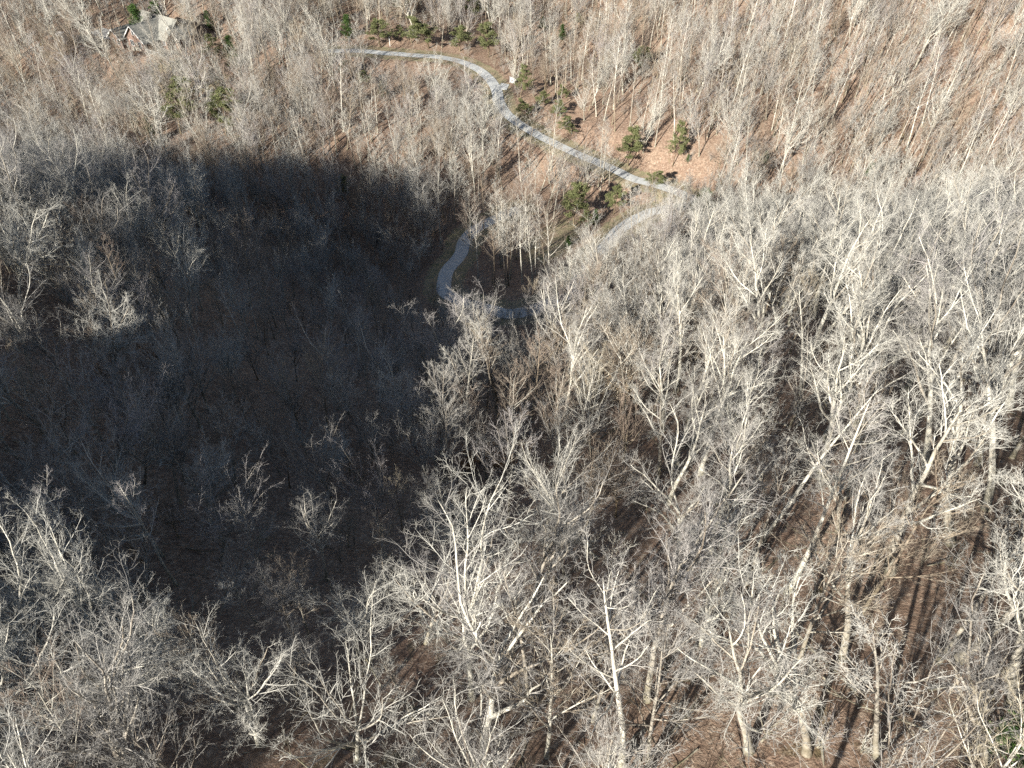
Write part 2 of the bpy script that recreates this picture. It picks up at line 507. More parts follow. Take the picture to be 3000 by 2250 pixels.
def tubes(levels):
    """list of (branch set, sides) -> vertices, loops, sizes"""
    Vs, Ls, Ss, off = [], [], [], 0
    for br, k in levels:
        P, Rr = br['P'], br['R']
        B, n1, _ = P.shape
        if B == 0: continue
        T = norm(np.gradient(P, axis=1))
        ref = np.where(np.abs(T[..., 2:3]).mean(1, keepdims=True) > .8, np.array([1.0, 0, 0]), np.array([0, 0, 1.0]))
        e1 = norm(np.cross(T, ref)); e2 = np.cross(T, e1)
        th = np.arange(k) * 2 * math.pi / k
        ring = P[:, :, None] + (e1[:, :, None] * np.cos(th)[:, None] + e2[:, :, None] * np.sin(th)[:, None]) * Rr[:, :, None, None]
        # all rings but the last; the last point is a single tip
        body = ring[:, :-1].reshape(B, -1, 3)
        V = np.concatenate([body, P[:, -1:]], axis=1)
        per = V.shape[1]
        i, j = np.meshgrid(np.arange(n1 - 2), np.arange(k), indexing='ij')
        a = (i * k + j).ravel(); b = (i * k + (j + 1) % k).ravel()
        q = np.c_[a, b, b + k, a + k]
        last = (n1 - 2) * k
        j = np.arange(k)
        tr = np.c_[last + j, last + (j + 1) % k, np.full(k, per - 1)]
        base = (np.arange(B) * per)[:, None, None] + off
        Ls.append((q[None] + base).ravel() if len(q) else np.zeros(0, int)); Ss.append(np.full(B * len(q), 4))
        Ls.append((tr[None] + base).ravel()); Ss.append(np.full(B * k, 3))
        Vs.append(V.reshape(-1, 3)); off += B * per
    return np.concatenate(Vs), np.concatenate(Ls), np.concatenate(Ss)

def tree_branches(kind, H, seed, dens=1.0):
    """returns trunk set, limb set and the list of finer branch sets"""
    rg = np.random.default_rng(seed)
    one = np.ones(1)
    z3 = np.zeros((1, 3)); z3[0, 2] = -.4
    def lens(t, L, f, j=.2):
        return np.maximum(L * f * (1 + rg.normal(0, j, len(t))), .15)
    if kind == 'spreading':          # crooked trunk forking into heavy ascending limbs
        th = H * rg.uniform(.42, .55); r = H * .0118
        trunk = grow(z3, np.array([[rg.normal(0, .06), rg.normal(0, .06), 1.0]]), one * th, one * r, one * r * .55, 9, .055, .04, rg)
        nl = rg.integers(5, 8)
        p, d, t, pr, L = spawn(trunk, nl, .45, 1.0, 34, 9, rg, .8)
        tip = np.repeat(trunk['P'][:, -1], 2, 0); td = norm(trunk['P'][:, -1] - trunk['P'][:, -2])
        p = np.vstack([p, tip]); d = np.vstack([d, norm(td + rg.normal(0, .38, (2, 3)) * np.array([1, 1, .2]))])
        t = np.r_[t, 1, 1]; pr = np.r_[pr, pr[-1:].repeat(2)]; L = np.r_[L, th, th]
        Ll = H * np.where(t > .99, .52, .44 * (1.15 - .35 * t)) * rg.uniform(.75, 1.1, len(t))
        limbs = grow(p, d, Ll, np.minimum(pr * .78, H * .0085), np.full(len(t), .03), 10, .11, .10, rg)
        spec = [(int(9 * dens), .12, 1, 38, 12, .44, .5, 6, .13, .07), (int(7 * dens), .1, 1, 38, 12, .48, .5, 5, .15, .05), (int(5 * dens), .08, 1, 38, 14, .52, .5, 3, .17, .04), (2, .15, 1, 36, 14, .5, .5, 2, .16, .02)]
    elif kind == 'forked':           # tall trunk dividing again and again into heavy ascending limbs
        r = H * .0135
        trunk = grow(z3, np.array([[rg.normal(0, .05), rg.normal(0, .05), 1.0]]), one * H * .9, one * r, one * .035, 12, .06, .035, rg)
        p, d, t, pr, L = spawn(trunk, 9, .36, .93, 31, 7, rg)
        Ll = H * (.50 - .33 * t) * rg.uniform(.8, 1.15, len(t))
        limbs = grow(p, d, Ll, np.minimum(pr * .68, H * .0095), np.full(len(t), .025), 9, .09, .07, rg)
        spec = [(7, .2, 1, 34, 10, .46, .5, 6, .13, .06), (6, .12, 1, 36, 12, .48, .5, 4, .15, .05), (5, .1, 1, 36, 13, .5, .5, 3, .16, .04), (2, .1, 1, 36, 13, .5, .5, 2, .16, .02)]
    elif kind == 'vase':             # straight leader, many long branches sweeping up into a fan
        r = H * .0095
        trunk = grow(z3, np.array([[rg.normal(0, .03), rg.normal(0, .03), 1.0]]), one * H * .95, one * r, one * .03, 12, .02, .03, rg)
        p, d, t, pr, L = spawn(trunk, int(20), .28, .97, 42, 6, rg)
        Ll = H * (.14 + .42 * (1 - t) ** .8) * rg.uniform(.8, 1.1, len(t))
        limbs = grow(p, d, Ll, np.minimum(pr * .55, H * .0042), np.full(len(t), .014), 8, .05, .07, rg)
        spec = [(int(8 * dens), .15, 1, 30, 8, .38, .5, 5, .08, .06), (int(6 * dens), .1, 1, 30, 9, .44, .5, 3, .1, .05), (int(3 * dens), .1, 1, 30, 10, .5, .5, 2, .1, .04)]
    elif kind == 'pole':             # tall bare stem with a small high crown
        r = H * .0098
        trunk = grow(z3, np.array([[rg.normal(0, .03), rg.normal(0, .03), 1.0]]), one * H * .93, one * r, one * .03, 12, .022, .03, rg)
        p, d, t, pr, L = spawn(trunk, 15, .48, .98, 46, 10, rg)
        Ll = H * (.10 + .28 * (1 - t)) * rg.uniform(.6, 1.2, len(t))
        limbs = grow(p, d, Ll, np.minimum(pr * .5, H * .0042), np.full(len(t), .014), 7, .11, .07, rg)
        spec = [(int(7 * dens), .15, 1, 40, 10, .42, .5, 4, .14, .05), (int(5 * dens), .1, 1, 38, 12, .45, .5, 3, .15, .04), (int(3 * dens), .1, 1, 36, 12, .5, .5, 2, .15, .03)]
    elif kind == 'brush':            # short trunk, wide dense crown of fine upright twigs
        th = H * .4; r = H * .011
        trunk = grow(z3, np.array([[rg.normal(0, .06), rg.normal(0, .06), 1.0]]), one * th, one * r, one * r * .6, 7, .05, .04, rg)
        p, d, t, pr, L = spawn(trunk, 10, .45, 1.0, 32, 9, rg)
        Ll = H * .58 * rg.uniform(.8, 1.1, len(t))
        limbs = grow(p, d, Ll, np.minimum(pr * .6, H * .0055), np.full(len(t), .014), 9, .08, .075, rg)
        spec = [(int(11 * dens), .12, 1, 32, 9, .38, .5, 5, .11, .07), (int(7 * dens), .1, 1, 32, 10, .42, .5, 3, .12, .05), (int(3.4 * dens), .1, 1, 32, 12, .5, .5, 2, .14, .04)]
    else:                            # 'shrub': several stems from the ground
        trunk = grow(z3, np.array([[0, 0, 1.0]]), one * H * .3, one * .05, one * .03, 3, .03, .03, rg)
        p, d, t, pr, L = spawn(trunk, 6, .1, 1.0, 24, 9, rg)
        Ll = H * .75 * rg.uniform(.6, 1.1, len(t))
        limbs = grow(p, d, Ll, np.full(len(t), .028), np.full(len(t), .008), 6, .1, .06, rg)
        spec = [(int(8 * dens), .15, 1, 34, 10, .40, .5, 3, .14, .05), (int(6 * dens), .1, 1, 34, 12, .45, .5, 2, .15, .04)]
    fine = []; par = limbs
    for q, (cnt, t0, t1, ang, aj, lf, rf, n, wa, tr) in enumerate(spec):
        p, d, t, pr, L = spawn(par, max(cnt, 2), t0, t1, ang, aj, rg)
        LL = np.maximum(L * lf * (1.15 - .6 * t) * rg.uniform(.55, 1.25, len(t)), .25)
        rmax = [.055, .026, .013, .009][q]; rmin = [.014, .008, .005, .004][q]
        r0 = np.clip(pr * .6, rmin, rmax)
        br = grow(p, d, LL, r0, np.full(len(t), rmin * .7), n, wa, tr, rg)
        fine.append(br); par = br
    return trunk, limbs, fine

def make_proto(kind, H, seed, dens, bm, tm):
    trunk, limbs, fine = tree_branches(kind, H, seed, dens)
    trunk['R'][:, 0] *= 1.55; trunk['R'][:, 1] *= 1.06
    limb_meshes = []
    for i in range(len(limbs['P'])):
        sub = dict(P=limbs['P'][i:i+1], R=limbs['R'][i:i+1])
        limb_meshes.append(mesh_np('limb', *tubes([(sub, 5)]), [M[bm]]))
    tme = mesh_np('trunk', *tubes([(trunk, 9)]), [M[bm]])
    cme = mesh_np('crown', *tubes([(f, 3) for f in fine]), [M[tm]], smooth=False)
    # one joined mesh for the far woodland
    V1, L1, S1 = tubes([(trunk, 7), (limbs, 4)])
    V2, L2, S2 = tubes([(f, 3) for f in fine])
    jm = mesh_np('bare_tree', np.vstack([V1, V2]), np.r_[L1, L2 + len(V1)], np.r_[S1, S2], [M[bm], M[tm]], np.r_[np.zeros(len(S1)), np.ones(len(S2))])
    print('proto', kind, H, 'tris', len(L1) - 2 * len(S1) + len(L2) - 2 * len(S2))
    return dict(kind=kind, H=H, trunk=tme, limbs=limb_meshes, crown=cme, joined=jm)

PROTO = []
for args in [('spreading', 21, 11, 1.0, 'bark_white', 'twig_pale'), ('spreading', 22, 12, 1.0, 'bark_white', 'twig_pale'), ('spreading', 20, 13, 1.0, 'bark_grey', 'twig_grey'), ('spreading', 21, 14, .9, 'bark_white', 'twig_grey'),
             ('vase', 17, 21, 1.0, 'bark_grey', 'twig_grey'), ('vase', 16, 22, 1.0, 'bark_white', 'twig_tan'), ('vase', 15, 23, 1.0, 'bark_tan', 'twig_tan'),
             ('pole', 21, 31, 1.0, 'bark_white', 'twig_grey'), ('pole', 19, 32, 1.0, 'bark_grey', 'twig_pale'), ('pole', 18, 33, .9, 'bark_tan', 'twig_tan'),
             ('brush', 16, 41, .9, 'bark_grey', 'twig_grey'), ('brush', 15, 42, .9, 'bark_white', 'twig_pale'), ('brush', 14, 43, .9, 'bark_tan', 'twig_tan'),
             ('forked', 22, 15, 1.0, 'bark_white', 'twig_pale'), ('forked', 23, 16, 1.0, 'bark_white', 'twig_pale'), ('forked', 20, 17, 1.0, 'bark_white', 'twig_grey')]:
    PROTO.append(make_proto(*args))
KI = {k: [i for i, p in enumerate(PROTO) if p['kind'] == k] for k in ('spreading', 'vase', 'pole', 'brush', 'forked')}
SHRUB = [make_proto('shrub', h, s, 1.0, 'bark_grey', t)['joined'] for h, s, t in ((4.5, 51, 'twig_grey'), (5.5, 52, 'twig_tan'), (3.5, 53, 'twig_pale'), (6.5, 54, 'twig_grey'))]

# ------------------------------------------------------------------ where the trees stand
HERO = [  # (base px, base py, top px, top py, kind, proto number or None, look)
    (2345,2235,2440,1560,'spreading',0), (2185,2215,2170,1640,'forked',15), (1818,2262,1850,1590,'pole',7), (1432,2262,1300,1700,'spreading',3),
    (2780,1600,2850,900,'forked',13), (2600,1690,2740,940,'forked',14), (2960,2080,3060,1240,'forked',13), (1745,1640,1400,1300,'brush',11),
    (1995,1700,1760,1240,'spreading',3), (2100,1480,2240,1080,'spreading',0), (1500,1310,1505,1075,'vase',5), (1290,1330,1285,1060,'vase',4),
    (2222,1110,2280,620,'forked',14), (2345,1160,2350,760,'pole',7), (2120,1080,2090,700,'vase',5), (2500,1250,2560,640,'forked',13),
    (2790,1010,2860,520,'forked',14), (2950,1200,3030,560,'forked',13), (2700,1400,2800,760,'forked',15), (2880,1500,2980,800,'forked',14), (2400,1400,2480,860,'forked',13), (2160,1350,2190,880,'forked',15), (1980,1150,2010,760,'forked',14), (2650,1150,2700,560,'spreading',3),
    (255,860,260,500,'spreading',2), (395,810,420,500,'spreading',0), (285,1040,290,770,'spreading',3), (560,950,530,670,'spreading',1), (735,900,715,640,'vase',6),
    (290,2100,260,1620,'spreading',0), (60,900,20,480,'spreading',1), (330,1480,300,1130,'spreading',2), (425,1420,470,1120,'brush',11), (695,1430,660,1160,'vase',4),
    (650,1640,700,1330,'brush',10), (1120,1560,1010,1330,'brush',10), (960,1700,1010,1450,'spreading',3), (1050,2240,1080,1820,'brush',11), (770,2200,700,1880,'spreading',1),
    (960,1260,930,1010,'vase',6), (1010,1320,1000,1090,'vase',4), (980,1480,900,1200,'brush',10), (540,1150,520,950,'brush',12),
    (1170,1080,1160,960,'spreading',3), (1350,1120,1330,1010,'vase',4), (1370,1330,1350,1130,'vase',5), (1620,1010,1620,830,'vase',5), (1840,1250,1830,950,'vase',5),
    (1730,1330,1700,1060,'brush',11), (1600,1560,1640,1250,'brush',11), (1350,1560,1240,1400,'vase',4), (1180,1560,1160,1400,'vase',6), (1250,1560,1255,1370,'vase',4),
    (1380,2050,1200,1500,'spreading',1), (2550,2240,2620,1700,'pole',8), (2890,2240,2950,1800,'spreading',2), (1600,2230,1560,1850,'vase',5), (2050,1900,2040,1450,'spreading',0),
    (2450,1560,2400,1150,'spreading',1), (1560,1860,1560,1420,'spreading',2), (2250,1500,2200,1280,'vase',5), (1895,2250,2000,1880,'vase',4),
    (1930,700,1930,530,'pole',8), (1965,690,1968,520,'vase',4), (1905,665,1905,500,'pole',9), (1995,720,2000,540,'vase',5), (1850,705,1852,520,'pole',8), (1885,720,1890,540,'vase',4), (1800,860,1800,700,'vase',5), (1760,900,1755,740,'vase',6), (1375,700,1373,520,'pole',8), (1472,753,1470,556,'vase',5), (1569,806,1567,648,'pole',7), (1416,709,1414,499,'pole',9), (1513,762,1511,583,'pole',8), (1610,815,1608,605,'vase',5), (1457,718,1455,518,'pole',8), (1554,771,1552,592,'pole',8), (1401,824,1399,625,'pole',7), (1498,727,1496,569,'pole',8), (1595,780,1593,625,'pole',9), (1442,833,1440,680,'pole',9), (1539,736,1537,526,'vase',5), (1386,789,1384,585,'vase',5), (1483,842,1481,636,'pole',8), (1580,745,1578,549,'pole',7), (1480,965,1480,870,'vase',5), (1515,960,1512,860,'brush',10), (1545,955,1545,850,'vase',4), (1450,975,1450,880,'brush',12), (1560,840,1555,620,'pole',7), (1530,830,1520,600,'pole',7), (1490,840,1485,610,'pole',8),
    (40,1700,40,1330,'spreading',2), (150,1500,120,1200,'spreading',3), (560,2010,520,1690,'spreading',0), (80,2240,20,1800,'spreading',1), (1250,1900,1270,1620,'spreading',2),
]
def place_hero(bx, by, tx, ty):
    x, y, z = cast(bx, by, ground)
    # the height of a top seen on row ty above the same distance
    zt = -float(row_t(ty)) * y
    h = max(6.0, zt - z)
    d = y * math.cos(PITCH) - zt * math.sin(PITCH)
    lean = math.atan2((tx - 1500) / F * d - x, h)
    return x, y, z, h, max(-.75, min(.75, lean))

TREES = []   # dicts
for bx, by, tx, ty, kind, pi in HERO:
    x, y, z, h, lean = place_hero(bx, by, tx, ty)
    TREES.append(dict(x=x, y=y, z=z, h=min(h, 27), lean=lean, leany=rng.normal(0, .03), pi=pi, rz=rng.uniform(0, 6.28), hero=True))
    print('hero', bx, by, 'h %.1f lean %.0f D %.0f' % (h, math.degrees(lean), math.hypot(y, z)))
hx = np.array([t['x'] for t in TREES]); hy = np.array([t['y'] for t in TREES])

EVERGREEN = [  # (centre px, centre py, width px, height px, kind)
    (425,70,60,120,'cedar'),(480,60,55,110,'cedar'),(532,320,100,150,'pine'),(665,330,100,140,'pine'),(453,385,34,80,'cedar'),(625,145,60,80,'pine'),(688,150,50,95,'cedar'),
    (1022,80,45,75,'cedar'),(1117,98,65,85,'pine'),(1170,102,40,50,'pine'),(1257,92,85,100,'pine'),(1348,112,80,80,'pine'),(1430,118,55,100,'pine'),(1583,72,40,45,'pine'),
    (1646,95,38,50,'cedar'),(1180,12,50,60,'pine'),(1393,22,60,80,'pine'),(1524,242,55,100,'pine'),(1550,318,45,60,'pine'),(1588,296,40,50,'pine'),(1633,322,55,55,'pine'),
    (1672,372,65,60,'pine'),(1660,272,32,50,'pine'),(1868,170,75,75,'pine'),(1840,430,65,115,'pine'),(1970,425,60,130,'pine'),(1902,520,60,60,'pine'),(1072,232,38,55,'pine'),
    (1015,208,40,60,'pine'),(1003,548,60,70,'pine'),(2045,610,70,120,'cedar'),(2013,466,28,30,'cedar'),(2238,462,24,40,'cedar'),(2541,498,24,45,'cedar'),(2600,528,20,24,'cedar'),
    (2750,516,20,32,'cedar'),(1683,600,70,130,'pine'),(1706,650,50,60,'pine'),(1742,636,48,45,'cedar'),(1797,590,55,80,'pine'),(1664,706,26,34,'cedar'),(1628,815,26,30,'cedar'),
    (2955,2190,300,260,'cedar'),(1700,62,30,45,'pine'),(620,60,30,60,'cedar'),(1130,270,40,60,'pine'),
]
EV = []
for cx, cyy, w, h, kd in EVERGREEN:
    x, y, z = cast(min(cx, 2960), min(cyy + h / 2, 2240), ground)
    dpt = proj(x, y, z)[2]
    wm = w / F * dpt
    zt = -float(row_t(cyy - h / 2)) * y
    hm = max(1.6, min(zt - z, 17 if dpt > 60 else 6))
    EV.append(dict(x=x, y=y, z=z, h=hm, w=wm, kind=kd, px=cx, py=cyy))
ex = np.array([e['x'] for e in EV]); ey = np.array([e['y'] for e in EV])

def in_view(x, y, z, m=0):
    px, py, d = proj(x, y, z)
    return (px > -m) & (px < 3000 + m) & (py > -m) & (py < 2250 + m) & (d > 0)

# candidates by dart throwing on a jittered grid
def darts(x0, x1, y0, y1, step, seed):
    rg = np.random.default_rng(seed)
    gx, gy = np.meshgrid(np.arange(x0, x1, step), np.arange(y0, y1, step))
    gx = gx + rg.uniform(-.45, .45, gx.shape) * step; gy = gy + rg.uniform(-.45, .45, gy.shape) * step
    return gx.ravel(), gy.ravel(), rg

def lawnish(x, y):
    l1 = (x - cx_) * math.cos(ang) + (y - cy_) * math.sin(ang); l2 = -(x - cx_) * math.sin(ang) + (y - cy_) * math.cos(ang)
    a_ = np.abs(l1) < 20
    return (np.hypot(l1 / 17, (l2 - 3) / 7.0) < 1) | (a_ & (l2 < 0) & (l2 > -2.2))

gx, gy, rg = darts(-190, 190, -30, 320, 3.9, 5)
gz = ground(gx, gy)
dr, _ = road_dist(gx, gy)
wedge = np.abs(gx) < 40 + np.maximum(gy, 0) * .95
keep = wedge & (dr > 5.5) & ~lawnish(gx, gy) & (np.hypot((gx - HX) / 1.4, gy - HY) > 10)
keep &= (np.hypot(gx[:, None] - hx, gy[:, None] - hy).min(1) > 3.2) & (np.hypot(gx[:, None] - ex, gy[:, None] - ey).min(1) > 2.2)
keep &= ~((np.hypot(gx, gy) < 9))
px, py, dp = proj(gx, gy, gz)
# how thinly the wood stands, patch by patch
dens = .62 + .5 * vnoise(gx, gy, 22, 9)
dens = np.where(gy > 125, dens + .3, dens)
far_right = (gy > 150) & (gx > 20) & (px > 1480)
dens = np.where(far_right, dens * .85, dens)
dens = np.where((gy > 120) & (px < 1350) & (py > 430) & (py < 760), dens + .25, dens)
al = -((gx - cx_) * SA + (gy - cy_) * CA); pe = np.abs((gx - cx_) * CA - (gy - cy_) * SA)
dens = np.where((al > -4) & (al < 34) & (pe < 11), dens * .2, dens)
b1_ = (gx - cx_) * math.cos(ang) + (gy - cy_) * math.sin(ang); b2_ = -(gx - cx_) * math.sin(ang) + (gy - cy_) * math.cos(ang)
dens = np.where((np.abs(b1_) < 26) & (b2_ < -2) & (b2_ > -14), 1.0, dens)
dens = np.where((gy > 78) & (gy < 128) & (px < 1000) & (px > 550), dens * .65, dens)
dens = np.where((px > 1330) & (px < 1640) & (py > 850) & (py < 1010), 1.0, dens)
grove = (px > 1300) & (px < 1640) & (py > 640) & (py < 880) & (gy > 95)
dens = np.where(grove, 1.0, dens)      # open wood on the sunny side of the clearing
near_right = (gy < 75) & (px > 1050) & (py > 1350)
dens = np.where(near_right, dens * .68, dens)
bank = (dr < 9) & (gy > 150) & (px > 1250) & (py < 620)     # the bare bank above the road
bank &= (py < np.interp(px, [p_[0] for p_ in RD], [p_[1] for p_ in RD]))
dens = np.where(bank, dens * .25, dens)
def gap(gx, gy, gz, top, wid, pts_, rg, p):
    out = np.ones(len(gx), bool)
    a0, b0, d0 = proj(gx, gy, gz); _, b1, _ = proj(gx, gy, gz + top)
    for (a, b, hw) in pts_:
        dist = proj(*cast(a, b, ground))[2]
        out &= ~((np.abs(a0 - a) < hw + wid / d0 * F) & (b1 < b + 4) & (b0 > b) & (d0 < dist))
    return out | (rg.uniform(0, 1, len(gx)) > p)
VIEW = [(a, b, 8) for a, b in RD[4:13]] + [(1115 + 40 * k, 158, 10) for k in range(5)]
keep &= gap(gx, gy, gz, 15, 1.6, VIEW, rg, .86)
keep &= gap(gx, gy, gz, 14, .6, [(e_[0], e_[1] + e_[3] * .1, e_[2] * .35) for e_ in EVERGREEN if e_[0] < 2900], rg, .72)
keep &= gap(gx, gy, gz, 15, 1.2, [(410, 115, 30), (470, 110, 40), (300, 95, 30), (360, 120, 20)], rg, .62)
keep &= gap(gx, gy, gz, 13, 1.0, [(1600, 770, 12), (1635, 740, 14), (1665, 710, 14), (1700, 675, 12), (1725, 650, 8)], rg, .9)
keep &= rg.uniform(0, 1, len(gx)) < dens
for x, y, z, a, b, d, r_ in zip(gx[keep], gy[keep], gz[keep], px[keep], py[keep], dp[keep], dr[keep]):
    fr = (y > 150 and a > 1480)
    q = rg.uniform()
    if fr: kind = 'pole' if q < .62 else ('spreading' if q < .72 else ('brush' if q < .84 else 'vase'))
    elif y > 150: kind = 'pole' if q < .35 else ('spreading' if q < .47 else ('brush' if q < .74 else 'vase'))
    elif a > 1900: kind = 'forked' if q < .45 else ('spreading' if q < .6 else ('pole' if q < .8 else ('vase' if q < .92 else 'brush')))
    elif a > 1050: kind = 'vase' if q < .45 else ('brush' if q < .72 else ('spreading' if q < .88 else 'pole'))
    else: kind = 'brush' if q < .36 else ('spreading' if q < .62 else ('vase' if q < .88 else 'pole'))
    if 1300 < a < 1640 and 640 < b < 880: kind = 'pole' if q < .8 else 'vase'
    pi = KI[kind][rg.integers(len(KI[kind]))]
    h = PROTO[pi]['H'] * rg.uniform(.66, 1.0)
    if y < 60 and a < 1900: h *= .85
    if y < 150 and a < 1250: h *= (1.06 if a < 620 else .76)
    if 1100 < a < 1560 and 860 < b < 1120: h = min(h, rg.uniform(7, 10))
    elif 1100 < a < 1350 and 800 < b < 900: h = min(h, rg.uniform(6, 9))
    if 1300 < a < 1640 and 640 < b < 880: h *= 1.05
    if y > 150: h *= 1.02
    TREES.append(dict(x=x, y=y, z=z, h=h, lean=rg.normal(0, .07), leany=rg.normal(0, .06), pi=pi, rz=rg.uniform(0, 6.28), hero=False))
print('trees', len(TREES)); print('rd', [tuple(round(v) for v in q) for q in _ctrl])

def tree_rot(t):
    return Matrix.Rotation(t['lean'], 4, 'Y') @ Matrix.Rotation(t['leany'], 4, 'X') @ Matrix.Rotation(t['rz'], 4, 'Z')

# rank by how large they show; the 300 largest become things of their own
for t in TREES:
    a, b, d = proj(t['x'], t['y'], t['z'] + t['h'] * .55)
    t['px'], t['py'], t['d'] = a, b, d
    tilt = math.cos(math.atan2(-(t['z'] + t['h'] * .5), max(t['y'], 1)))
    vis = (-60 < a < 3060) and (-60 < b < 2310) and t['y'] > 4
    t['show'] = (1e6 if t['hero'] else 0) + (t['h'] * max(tilt, .3) / max(d, 1) if vis else -1)
order = sorted(range(len(TREES)), key=lambda i: -TREES[i]['show'])
NEAR = [TREES[i] for i in order[:300] if TREES[i]['show'] > 0]
REST = [TREES[i] for i in order[300:]]
print('farthest single tree', max(t['d'] for t in NEAR))

WORD = {0: 'white heavy-limbed forked tree', 1: 'tall white forked tree', 2: 'grey crooked forked tree', 3: 'white open-crowned forked tree', 4: 'grey fan-crowned tree', 5: 'white-stemmed fan-crowned tree', 6: 'tan fan-crowned tree',
        7: 'tall straight white-stemmed tree', 8: 'straight grey-stemmed tree', 9: 'slender tan-stemmed tree', 10: 'grey dense-crowned tree', 11: 'white dense-crowned tree', 12: 'tan dense-crowned tree',
        13: 'tall white many-limbed tree', 14: 'tallest kind of white many-limbed tree', 15: 'pale many-limbed tree'}
def zone(t):
    a, b = t['px'], t['py']
    if b > 1900: z = ('at the bottom left', 'on the leafy slope at bottom centre', 'at the bottom right')[0 if a < 1000 else (1 if a < 2000 else 2)]
    elif b > 1450: z = ('in the dark wood at lower left', 'below the hill shadow near centre', 'on the sunlit slope at lower right')[0 if a < 900 else (1 if a < 1900 else 2)]
    elif b > 1000: z = ('in the shaded wood at middle left', 'inside the hill shadow left of centre', 'right of the shadow edge at centre', 'on the sunlit ridge at middle right')[0 if a < 550 else (1 if a < 1250 else (2 if a < 2000 else 3))]
    elif b > 560: z = ('on the shaded spur at far left', 'in the darkest hollow', 'beside the grassy clearing', 'on the right ridge crest')[0 if a < 550 else (1 if a < 1350 else (2 if a < 2000 else 3))]
    else: z = ('at the shadow top left', 'beyond the shadow', 'on the far slope')[0 if a < 900 else (1 if a < 1700 else 2)]
    return z
combo = {}
for t in NEAR:
    combo.setdefault((t['pi'], zone(t)), []).append(t)
ORD = ['first', 'second', 'third', 'fourth', 'fifth', 'sixth', 'seventh', 'eighth', 'ninth', 'tenth', 'eleventh', 'twelfth']
def name_row(ts, w, zn):
    ts.sort(key=lambda t: t['px'])
    for i, t in enumerate(ts):
        if len(ts) == 1: t['label'] = '%s %s' % (w, zn)
        elif i == 0: t['label'] = '%s %s, leftmost' % (w, zn)
        elif i == len(ts) - 1: t['label'] = '%s %s, rightmost' % (w, zn)
        else: t['label'] = '%s %s, %s from left' % (w, zn, ORD[min(i, 11)])
for (pi, zn), ts in combo.items():
    w = WORD[pi]
    if len(ts) <= 6: name_row(ts, w, zn)
    else:
        ts.sort(key=lambda t: t['py'])
        k = math.ceil(len(ts) / 3)
        for q, nm in enumerate(('farthest row', 'middle row', 'nearest row')):
            if ts[q * k:(q + 1) * k]: name_row(ts[q * k:(q + 1) * k], w, zn + ', ' + nm)

for n, t in enumerate(NEAR):
    P_ = PROTO[t['pi']]
    e = bpy.data.objects.new('bare_tree', None)
    e.empty_display_size = .5
    C.objects.link(e)
    e.matrix_world = Matrix.Translation((t['x'], t['y'], t['z'] + CZ)) @ tree_rot(t) @ Matrix.Scale(t['h'] / P_['H'], 4)
    tag(e, t['label'], 'tree', 'bare winter trees of the wood')
    obj('trunk', P_['trunk'], e)
    if n < 110:
        for lm in P_['limbs']: obj('limb', lm, e)
    else:
        if 'limbs_joined' not in P_:
            Vj, Lj, Sj, off = [], [], [], 0
            trunk, limbs, fine = None, None, None
            for lm in P_['limbs']:
                v = np.zeros(len(lm.vertices) * 3, np.float32); lm.vertices.foreach_get('co', v)
                l = np.zeros(len(lm.loops), np.int32); lm.loops.foreach_get('vertex_index', l)
                s_ = np.zeros(len(lm.polygons), np.int32); lm.polygons.foreach_get('loop_total', s_)
                Vj.append(v.reshape(-1, 3)); Lj.append(l + off); Sj.append(s_); off += len(lm.vertices)
            P_['limbs_joined'] = mesh_np('limbs', np.vstack(Vj), np.concatenate(Lj), np.concatenate(Sj), [P_['limbs'][0].materials[0]])
        obj('limb_fork', P_['limbs_joined'], e)
    obj('crown', P_['crown'], e)

